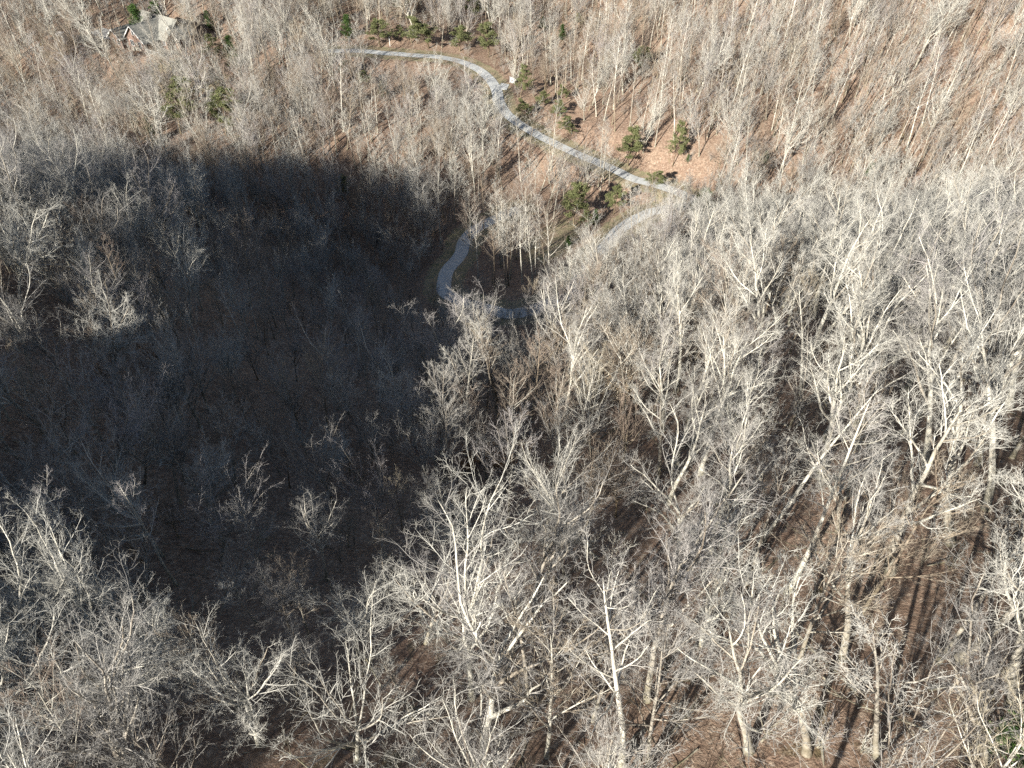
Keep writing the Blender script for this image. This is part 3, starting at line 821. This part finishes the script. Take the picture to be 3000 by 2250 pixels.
# ------------------------------------------------------------------ geometry-nodes scatter for the woods beyond
def scatter(name, protos, X, Y, Z, rot, scl, idx, label):
    coll = bpy.data.collections.new(name + '_kinds')
    for i, me in enumerate(protos):
        o = bpy.data.objects.new('kind_%02d' % i, me); coll.objects.link(o)
    me = bpy.data.meshes.new(name)
    n = len(X); me.vertices.add(n)
    me.vertices.foreach_set('co', np.c_[X, Y, Z].astype(np.float32).ravel())
    a = me.attributes.new('rot', 'FLOAT_VECTOR', 'POINT'); a.data.foreach_set('vector', np.asarray(rot, np.float32).ravel())
    a = me.attributes.new('scl', 'FLOAT', 'POINT'); a.data.foreach_set('value', np.asarray(scl, np.float32))
    a = me.attributes.new('idx', 'INT', 'POINT'); a.data.foreach_set('value', np.asarray(idx, np.int32))
    o = obj(name, me)
    ng = bpy.data.node_groups.new(name, 'GeometryNodeTree')
    ng.interface.new_socket('Geometry', in_out='INPUT', socket_type='NodeSocketGeometry')
    ng.interface.new_socket('Geometry', in_out='OUTPUT', socket_type='NodeSocketGeometry')
    N = ng.nodes; gi = N.new('NodeGroupInput'); go = N.new('NodeGroupOutput')
    ci = N.new('GeometryNodeCollectionInfo'); ci.inputs[0].default_value = coll; ci.inputs['Separate Children'].default_value = True; ci.inputs['Reset Children'].default_value = True
    ip = N.new('GeometryNodeInstanceOnPoints'); ip.inputs['Pick Instance'].default_value = True
    def attr(nm, ty):
        x = N.new('GeometryNodeInputNamedAttribute'); x.data_type = ty; x.inputs[0].default_value = nm; return x.outputs[0]
    ng.links.new(gi.outputs[0], ip.inputs['Points']); ng.links.new(ci.outputs[0], ip.inputs['Instance'])
    ng.links.new(attr('idx', 'INT'), ip.inputs['Instance Index'])
    e2r = N.new('FunctionNodeEulerToRotation'); ng.links.new(attr('rot', 'FLOAT_VECTOR'), e2r.inputs[0]); ng.links.new(e2r.outputs[0], ip.inputs['Rotation'])
    ng.links.new(attr('scl', 'FLOAT'), ip.inputs['Scale']); ng.links.new(ip.outputs[0], go.inputs[0])
    md = o.modifiers.new('scatter', 'NODES'); md.node_group = ng
    tag(o, label, None, None, 'stuff')
    return o

if REST:
    rots = [tuple(tree_rot(t).to_euler()) for t in REST]
    scatter('distant_woodland', [p['joined'] for p in PROTO], np.array([t['x'] for t in REST]), np.array([t['y'] for t in REST]), np.array([t['z'] for t in REST]) + CZ,
            rots, [t['h'] / PROTO[t['pi']]['H'] for t in REST], [t['pi'] for t in REST], 'mass of bare grey winter trees covering the valley and far slopes')
# brush under the trees
gx, gy, rg = darts(-190, 190, -10, 320, 2.9, 17)
gz = ground(gx, gy); dr, _ = road_dist(gx, gy)
px, py, dp = proj(gx, gy, gz)
keep = (np.abs(gx) < 25 + np.maximum(gy, 0) * .85) & (dr > 4.5) & ~lawnish(gx, gy) & (np.hypot((gx - HX) / 1.4, gy - HY) > 9)
dn = .12 + .6 * vnoise(gx, gy, 14, 31)
dn = np.where((gy > 150) & (px > 1480), dn * .45, dn)
dn = np.where((gy < 125) & (px > 1400), dn * 1.25, dn)
dn = np.where((gy < 40) & (px > 1300), dn * .55, dn)
dn = np.where((gy < 150) & (px < 1500), dn * .35, dn)
keep &= rg.uniform(0, 1, len(gx)) < dn
n = int(keep.sum()); print('undergrowth', n)
scatter('undergrowth', SHRUB, gx[keep], gy[keep], gz[keep] + CZ, np.c_[rg.normal(0, .1, n), rg.normal(0, .1, n), rg.uniform(0, 6.28, n)], rg.uniform(.5, 1.25, n), rg.integers(0, 4, n),
        'leafless brush and saplings growing thickly under the trees')

# dead branches lying about on the leaves
def sticks(seed):
    rg = np.random.default_rng(seed)
    L = rg.uniform(1.5, 4)
    b = grow(np.array([[0, 0, .05]]), np.array([[1, .1, 0.0]]), np.array([L]), np.array([.05]), np.array([.015]), 5, .08, 0, rg)
    p, d, t, pr, LL = spawn(b, 6, .2, .95, 42, 10, rg); d[:, 2] *= .25
    q = grow(p, d, np.full(6, L * .3), np.full(6, .022), np.full(6, .008), 3, .12, 0, rg)
    return mesh_np('dead_branch', *tubes([(b, 5), (q, 3)]), [M['bark_grey']])
STK = [sticks(81), sticks(82), sticks(83)]
gx, gy, rg = darts(-60, 75, 5, 110, 2.6, 23); gz = ground(gx, gy)
k_ = rg.uniform(0, 1, len(gx)) < .55; n = int(k_.sum())
scatter('fallen_branches', STK, gx[k_], gy[k_], gz[k_] + CZ, np.c_[rg.normal(0, .12, n), rg.normal(0, .12, n), rg.uniform(0, 6.28, n)], rg.uniform(.5, 1.6, n), rg.integers(0, 3, n), 'dead branches and sticks littering the leafy forest floor')

# ------------------------------------------------------------------ evergreens and leafy shrubs
def tufts(cent, rad, per, size, rg, flat=.5):
    """clumps of small pointed leaf blades round every centre"""
    n = len(cent) * per
    c = np.repeat(cent, per, 0); r = np.repeat(rad, per)
    o = norm(rg.normal(0, 1, (n, 3))) * (rg.uniform(0, 1, n) ** .5 * r)[:, None]; o[:, 2] *= flat
    p = c + o
    d = norm(rg.normal(0, 1, (n, 3)) + norm(o) * .8 + np.array([0, 0, .35])); s = norm(np.cross(d, rg.normal(0, 1, (n, 3))))
    L = size * rg.uniform(.6, 1.4, n)
    V = np.stack([p - s * (L * .22)[:, None], p + s * (L * .22)[:, None], p + d * L[:, None]], 1).reshape(-1, 3)
    return V, np.arange(n * 3), np.full(n, 3)

def conifer(kind, seed):
    rg = np.random.default_rng(seed)
    one = np.ones(1); z3 = np.zeros((1, 3)); z3[0, 2] = -.3
    if kind == 'pine':
        H = 12.0
        trunk = grow(z3, np.array([[rg.normal(0, .08), rg.normal(0, .08), 1]]), one * H, one * .17, one * .03, 10, .05, .05, rg)
        p, d, t, pr, L = spawn(trunk, 26, .28, .98, 68, 12, rg)
        Ll = H * (.08 + .27 * (1 - t) ** .7) * rg.uniform(.45, 1.2, len(t))
        limbs = grow(p, d, Ll, np.full(len(t), .045), np.full(len(t), .015), 5, .12, .07, rg)
        p2, d2, t2, _, L2 = spawn(limbs, 6, .35, 1, 45, 12, rg)
        tw = grow(p2, d2, np.maximum(L2 * .35, .4), np.full(len(t2), .02), np.full(len(t2), .01), 3, .12, .1, rg)
        cent = np.vstack([limbs['P'][:, -1], tw['P'][:, -1], tw['P'][:, 1], trunk['P'][:, -1]])
        V, l, s = tufts(cent, rg.uniform(.28, .6, len(cent)), 26, .30, rg, .45)
    else:
        H = 9.0
        trunk = grow(z3, np.array([[0, 0, 1.0]]), one * H, one * .12, one * .02, 8, .015, .03, rg)
        p, d, t, pr, L = spawn(trunk, 60, .04, .98, 55, 8, rg)
        Ll = H * (.04 + .20 * (1 - t) ** .8) * rg.uniform(.7, 1.15, len(t))
        limbs = grow(p, d, Ll, np.full(len(t), .03), np.full(len(t), .01), 4, .07, .1, rg)
        cent = np.vstack([limbs['P'][:, k] for k in (1, 2, 3, 4)] + [trunk['P'][:, -1]])
        V, l, s = tufts(cent, rg.uniform(.22, .42, len(cent)), 22, .22, rg, .9)
    wd = np.abs(V[:, :2]).max()
    tm = mesh_np('trunk', *tubes([(trunk, 7)]), [M['bark_brown']])
    bm_ = mesh_np('limbs', *tubes([(limbs, 3)]), [M['bark_brown']])
    cm = mesh_np('crown', V, l, s, [M['needles' if kind == 'pine' else 'needles_dark']], smooth=False)
    return dict(H=H, W=2 * float(np.percentile(np.abs(V[:, 0]), 97)), trunk=tm, limbs=bm_, crown=cm)

CON = {'pine': [conifer('pine', s) for s in (61, 62, 63, 64)], 'cedar': [conifer('cedar', s) for s in (71, 72, 73)]}
EVL = ['behind the house roof, left of two', 'behind the house roof, right of two', 'with a broad crown below the house, left of the pair', 'with a broad crown below the house, right of the pair', 'below the house, narrow and dark', 'just right of the house yard', 'second to the right of the house yard',
       'leftmost above the upper road', 'second from left above the upper road', 'small, between larger pines above the upper road', 'largest above the upper road', 'left of the last one before the bend', 'last above the upper road before the bend', 'small, uphill of the road bend',
       'small, farther uphill right of the bend', 'at the top edge above the road, left', 'at the top edge above the road, right', 'beside the white fence panel at the bend', 'below the white fence panel', 'thin, upslope of the roadside thicket', 'in the roadside thicket, upper', 'in the roadside thicket, lowest', 'thin, highest of the roadside thicket', 'alone on the far slope high above the road', 'ragged, left of the pair on the bare bank', 'ragged tall, right of the pair on the bare bank', 'where the road vanishes behind the ridge', 'left of the road bend, lower', 'left of the road bend, upper', 'beyond the shadow edge left of the valley',
       'dark, on the right ridge left end', 'tiny, at the foot of the far slope, first from left', 'tiny, at the foot of the far slope, second', 'tiny, at the foot of the far slope, third', 'tiny, at the foot of the far slope, fourth', 'tiny, at the foot of the far slope, last', 'tall, at the top end of the clearing', 'low, under the tall one by the clearing', 'round, at the upper rim of the clearing', 'right of the clearing top', 'tiny, inside the clearing at its edge', 'tiny, at the lower tip of the clearing',
       'low and near, in the bottom right corner', 'small, at the top centre edge', 'small, at the top edge right of the house', 'faint, below the upper road']
for i, e in enumerate(EV):
    pr = CON[e['kind']][i % len(CON[e['kind']])]
    em = bpy.data.objects.new('pine_tree' if e['kind'] == 'pine' else 'cedar_tree', None); C.objects.link(em)
    em.location = (e['x'], e['y'], e['z'] + CZ); em.rotation_euler = (0, 0, rng.uniform(0, 6.28))
    sx = e['w'] / pr['W']; sz = e['h'] / pr['H']; sx = max(min(sx, sz * 1.9), sz * .5)
    em.scale = (sx, sx, sz)
    tag(em, ('green pine ' if e['kind'] == 'pine' else 'dark green cedar ') + EVL[i], 'tree', 'evergreens among the bare wood')
    obj('trunk', pr['trunk'], em); obj('limb_whorls', pr['limbs'], em); obj('crown', pr['crown'], em)

LEAFY = [  # (px, py, width m, height m, material, label)
    (1450,1345,7,3.5,'leaf_orange','orange-leaved shrub under the white tree at the shadow edge'),(1540,1330,4,3,'leaf_orange','smaller orange-leaved shrub right of the white tree'),
    (1370,1370,4,3,'leaf_orange','orange-leaved shrub left of the white tree at the shadow edge'),
    (1640,985,5,3.5,'leaf_orange','brown-leaved sapling above the shadow tip, upper'),(1600,1010,4,3,'leaf_orange','brown-leaved sapling above the shadow tip, lower'),
    (1820,1180,6,5,'leaf_cream','sapling full of pale cream leaves at centre right'),(1530,1095,3,3,'leaf_pink','sapling with pinkish white leaves at the shadow edge'),
    (450,1060,5,4,'leaf_orange','tan-leaved sapling in the shaded wood, right of two'),(345,1110,4,3.5,'leaf_orange','tan-leaved sapling in the shaded wood, left of two'),
    (1350,1480,4,3,'leaf_orange','orange-leaved shrub hanging at the lower shadow edge'),(1150,895,4,3,'leaf_orange','rusty-leaved sapling inside the dark hollow'),
]
def leafy_mesh(seed, mat):
    rg = np.random.default_rng(seed)
    trunk, limbs, fine = tree_branches('shrub', 3.0, seed, 1.0)
    st = mesh_np('stem', *tubes([(trunk, 5), (limbs, 4)]), [M['bark_grey']]); tw = mesh_np('twigs', *tubes([(f, 3) for f in fine]), [M['twig_tan']], smooth=False)
    c = np.vstack([fine[-1]['P'][:, -1], fine[-1]['P'][:, 1]])
    c = c[rg.uniform(0, 1, len(c)) < .75]
    V, l, s = tufts(c, np.full(len(c), .16), 5, .13, rg, 1)
    return st, tw, mesh_np('foliage', V, l, s, [M[mat]], smooth=False)
for i, (a, b, w, h, mt, lb) in enumerate(LEAFY):
    x, y, z = cast(a, b + 10, ground)
    st, tw, fo = leafy_mesh(200 + i, mt)
    em = bpy.data.objects.new('leafy_shrub', None); C.objects.link(em); em.location = (x, y, z + CZ)
    em.scale = (w / 3.6, w / 3.6, h / 3.0); em.rotation_euler = (0, 0, i * 1.3)
    tag(em, lb, 'shrub', 'shrubs still holding dead leaves')
    obj('stem', st, em); obj('twigs', tw, em); obj('foliage', fo, em)

# ------------------------------------------------------------------ the house
hs = bpy.data.objects.new('brick_house', None); C.objects.link(hs)
hs.location = (HX, HY, HZ + CZ); hs.rotation_euler = (0, 0, R(-34)); hs.scale = (1.12, 1.12, 1.0)
tag(hs, 'brick house with grey-green shingle gable roofs among the trees at upper left', 'house')
def gable(x0, x1, y0, y1, z0, zr, ax, ov=.5, name='roof', lift=0):
    """a shingled gable roof on walls x0..x1, y0..y1; ridge along ax"""
    m = MB(); th = .22
    if ax == 'x':
        yc = (y0 + y1) / 2; sl = (zr - z0) / (yc - y0); a, b = x0 - ov, x1 + ov; lo = z0 - ov * sl
        m.slab([(a, y0 - ov, lo), (b, y0 - ov, lo), (b, yc, zr), (a, yc, zr)], -th)
        m.slab([(a, yc, zr + .003), (b, yc, zr + .003), (b, y1 + ov, lo), (a, y1 + ov, lo)], -th)
    else:
        xc = (x0 + x1) / 2; sl = (zr - z0) / (xc - x0); a, b = y0 - ov, y1 + ov; lo = z0 - ov * sl
        m.slab([(x0 - ov, b, lo), (x0 - ov, a, lo), (xc, a, zr), (xc, b, zr)], -th)
        m.slab([(xc, b, zr + .003), (xc, a, zr + .003), (x1 + ov, a, lo), (x1 + ov, b, lo)], -th)
    return m.build(name, M['shingle'], hs)
def gwall(x0, x1, y0, y1, z0, zr, ax):
    """brick walls with their gable triangles"""
    m = MB()
    if ax == 'x':
        yc = (y0 + y1) / 2
        vs_ = [(x0,y0,-1.5),(x1,y0,-1.5),(x1,y1,-1.5),(x0,y1,-1.5),(x0,y0,z0),(x1,y0,z0),(x1,y1,z0),(x0,y1,z0),(x0,yc,zr),(x1,yc,zr)]
        fs = [(0,1,5,4),(2,3,7,6),(1,2,6,9,5),(3,0,4,8,7),(4,5,9,8),(6,7,8,9)]
    else:
        xc = (x0 + x1) / 2
        vs_ = [(x0,y0,-1.5),(x1,y0,-1.5),(x1,y1,-1.5),(x0,y1,-1.5),(x0,y0,z0),(x1,y0,z0),(x1,y1,z0),(x0,y1,z0),(xc,y0,zr),(xc,y1,zr)]
        fs = [(0,1,5,8,4),(2,3,7,9,6),(1,2,6,5),(3,0,4,7),(4,8,9,7),(5,6,9,8)]
    m.poly(vs_, fs); return m.build('wall', M['brick'], hs)
def rake(xc, hw, y, z0, zr):
    """white boards along a front gable"""
    m = MB(); sl = (zr - z0) / hw; o = .5
    for s in (-1, 1):
        a = (xc + s * (hw + o), y, z0 - o * sl + .24); b = (xc, y, zr + .24)
        m.poly([(a[0], y, a[2]), (b[0], y, b[2]), (b[0], y, b[2] - .32), (a[0], y, a[2] - .32), (a[0], y - .07, a[2]), (b[0], y - .07, b[2]), (b[0], y - .07, b[2] - .32), (a[0], y - .07, a[2] - .32)],
               [(0,1,2,3),(7,6,5,4),(0,4,5,1),(3,2,6,7),(0,3,7,4),(1,5,6,2)])
    m.build('rake_board', M['white'], hs)
def window(x, y, z, w, h, face='y'):
    f = MB().box(x - w/2 - .08, x + w/2 + .08, y - .06, y + .02, z - .08, z + h + .08).build('window', M['white'], hs)
    for k in (-1, 1):
        cx0 = x + k * w / 4
        MB().box(cx0 - w/4 + .05, cx0 + w/4 - .05, y - .075, y - .061, z, z + h).build('pane', M['glass'], f)
gwall(-7, 7.5, -1, 8, 3.0, 7.0, 'x'); gable(-7, 7.5, -1, 8, 3.0, 7.0, 'x')
gwall(-3.2, 4.6, -5.5, -1.003, 2.9, 6.6, 'y'); gable(-3.2, 4.6, -5.5, 3.3, 2.9, 6.6, 'y'); rake(.7, 3.9, -6.02, 2.9, 6.6)
gwall(-8.2, -3.21, -7.0, -.6, 2.8, 4.9, 'y'); gable(-8.2, -3.21, -7.0, 2.0, 2.8, 4.9, 'y'); rake(-5.7, 2.5, -7.52, 2.8, 4.9)
gwall(5.2, 9.4, 1.2, 6.5, 3.2, 5.9, 'y'); gable(5.2, 9.4, 1.2, 6.5, 3.2, 5.9, 'y'); rake(7.3, 2.1, .68, 3.2, 5.9)
MB().box(-2.6, -1.6, 5.5, 6.6, 5.5, 8.7).build('chimney', M['brick'], hs)
for wx in (-.9, 2.3): window(wx, -5.5, 1.0, 1.3, 1.5)
window(.7, -5.5, 4.2, .9, 1.0); window(-6.9, -7.0, .9, 1.1, 1.3); window(-4.6, -7.0, .9, 1.1, 1.3); window(6.2, -1.0, 1.1, 1.1, 1.4)
dr_ = MB().box(.25, 1.15, -5.56, -5.50, -.2, 2.1).build('door', M['wood'], hs)
MB().box(1.0, 1.07, -5.63, -5.561, .95, 1.05).build('handle', M['white'], dr_)
dk = MB().box(4.62, 11, -5.6, -1.01, .0, .15)
dk.build('deck', M['wood'], hs)
rl = MB()
for q in np.arange(4.7, 11, .8): rl.box(q, q + .09, -5.6, -5.51, .15, 1.1)
rl.box(4.7, 11, -5.6, -5.51, 1.1, 1.2); rl.build('deck_railing', M['white'], hs)

# driveway court left of the house, laid on the ground as a thin slab following it
def pad(pxs, name, mat, lift=.12, n=10):
    cs = [cast(a, b, ground)[:2] for a, b in pxs]
    (a, b, c_, d) = [np.array(q) for q in cs]
    V, Fc = [], []
    for j in range(n + 1):
        for i in range(n + 1):
            u, v = i / n, j / n
            p_ = (a * (1 - u) + b * u) * (1 - v) + (d * (1 - u) + c_ * u) * v
            V.append((p_[0], p_[1], float(ground(p_[0], p_[1])) + CZ + lift))
    for j in range(n):
        for i in range(n):
            k = j * (n + 1) + i; Fc.append((k, k + 1, k + n + 2, k + n + 1))
    me = bpy.data.meshes.new(name); me.from_pydata(V, [], Fc); me.materials.append(mat); me.update()
    return tag(obj(name, me), kind='structure')
pad([(262,100),(370,118),(372,100),(300,86)], 'driveway', M['concrete'])
# retaining wall and straight rail below the house
def runwall(p0, p1, th, h, name, mat, label, cat, n=14, stones=False):
    a = np.array(cast(*p0, ground)[:2]); b = np.array(cast(*p1, ground)[:2])
    e = bpy.data.objects.new(name, None); C.objects.link(e); z0 = float(ground(*a)); e.location = (a[0], a[1], z0 + CZ)
    d = b - a; L = np.linalg.norm(d); e.rotation_euler = (0, 0, math.atan2(d[1], d[0]))
    m = None
    for i in range(n):
        g0 = a + d * (i + .5) / n; zz = float(ground(*g0)) - z0
        w_ = L / n - .04
        if m is None:
            m = MB().box(0, w_, -th/2, th/2, -.4, h).build('stone', mat, e, (0, 0, zz)); first = m
        else:
            m = bpy.data.objects.new('stone', first.data); C.objects.link(m); m.parent = e
            m.location = (L * i / n, 0, zz + random.uniform(-.06, .06))
    tag(e, label, cat); return e
runwall((392,148), (435,150), .6, .9, 'retaining_wall', M['stone'], 'low pale stone retaining wall in front of the brick house', 'wall')
# long straight rail
a = np.array(cast(462, 152, ground)); b = np.array(cast(530, 130, ground))
rail = bpy.data.objects.new('railing', None); C.objects.link(rail); rail.location = (a[0], a[1], a[2] + CZ)
d = b - a; L = float(np.linalg.norm(d[:2])); rail.rotation_euler = (0, 0, math.atan2(d[1], d[0]))
tag(rail, 'long straight pale railing running right from the brick house', 'railing')
sl = d[2] / L
mm = MB(); mm.poly([(0, -.09, .95), (L, -.09, .95 + sl * L), (L, .09, .95 + sl * L), (0, .09, .95), (0, -.09, 1.13), (L, -.09, 1.13 + sl * L), (L, .09, 1.13 + sl * L), (0, .09, 1.13)],
                   [(0,3,2,1),(4,5,6,7),(0,1,5,4),(1,2,6,5),(2,3,7,6),(3,0,4,7)])
mm.build('top_rail', M['white'], rail)
for q in np.linspace(.1, L - .1, 6):
    MB().box(-.05, .05, -.05, .05, -.5, .95).build('post', M['white'], rail, (float(q), 0, sl * float(q)))

# small white shed seen through branches left of the house
x, y, z = cast(188, 122, ground)
sh = bpy.data.objects.new('garden_shed', None); C.objects.link(sh); sh.location = (x, y, z + CZ); sh.rotation_euler = (0, 0, R(-12))
tag(sh, 'small white shed seen through branches at far upper left', 'shed')
MB().box(-1.1, 1.1, -.9, .9, -.6, 1.9).build('wall', M['white'], sh)
MB().slab([(-1.3, -1.1, 1.9), (1.3, -1.1, 1.9), (1.3, 0, 2.5), (-1.3, 0, 2.5)], -.1).slab([(-1.3, 0, 2.503), (1.3, 0, 2.503), (1.3, 1.1, 1.9), (-1.3, 1.1, 1.9)], -.1).build('roof', M['concrete'], sh)
MB().box(-.35, .35, -.94, -.905, -.1, 1.7).build('door', M['wood'], sh)

# white fence panel with sloping wing at the road bend
x, y, z = cast(1501, 244, ground)
fp = bpy.data.objects.new('fence_panel', None); C.objects.link(fp); fp.location = (x, y, z + CZ); fp.rotation_euler = (0, 0, R(-20))
tag(fp, 'white boarded fence panel with a low wing standing at the road bend', 'fence')
for i in range(7):
    MB().box(-.7 + i * .2, -.52 + i * .2, -.03, .03, -.4, 1.75 - i * .05).build('board', M['white'], fp)
MB().box(-.8, -.705, -.06, .06, -.5, 1.95).build('post', M['white'], fp)
MB().box(.71, .81, -.06, .06, -.5, 1.6).build('post', M['white'], fp)
MB().slab([(.82, -.04, 1.15), (2.0, -.04, 1.5), (2.0, .04, 1.5), (.82, .04, 1.15)], .3).build('wing', M['white'], fp)
# slender pale pole above the upper road
x, y, z = cast(1143, 138, ground)
pl = bpy.data.objects.new('marker_pole', None); C.objects.link(pl); pl.location = (x, y, z + CZ)
tag(pl, 'slender pale pole standing between pines above the upper road', 'pole')
MB().box(-.07, .07, -.07, .07, -.5, 2.7).build('shaft', M['white'], pl)
MB().box(-.12, .12, -.12, .12, 2.701, 2.85).build('cap', M['white'], pl)

# fallen logs
LOGS = [(830,203,854,214,.17,'pale fallen log lying among trees right of the house'),(1850,2180,1880,2245,.16,'fallen grey log lying at bottom centre by the straight white tree'),(2450,1600,2560,1595,.18,'dark fallen log lying across the lower right slope'),
        (1290,1700,1400,1690,.12,'thin fallen trunk below the hill shadow'),(2330,1330,2400,1300,.12,'fallen trunk on the sunlit right ridge')]
for x0, y0, x1, y1, r_, lb in LOGS:
    a = np.array(cast(x0, y0, ground)); b = np.array(cast(x1, y1, ground))
    a[2] += CZ + r_ * .8; b[2] += CZ + r_ * .8
    rg = np.random.default_rng(int(x0))
    d = b - a; L = np.linalg.norm(d)
    br = grow(a[None], d[None], np.array([L]), np.array([r_]), np.array([r_ * .6]), 8, .03, 0, rg)
    p, dd_, t, pr, LL = spawn(br, 4, .4, .95, 50, 10, rg)
    st = grow(p, dd_, np.full(4, .9), np.full(4, r_ * .35), np.full(4, .02), 3, .1, .05, rg)
    me = mesh_np('fallen_log', *tubes([(br, 8), (st, 4)]), [M['bark_grey']])
    tag(obj('fallen_log', me), lb, 'log')
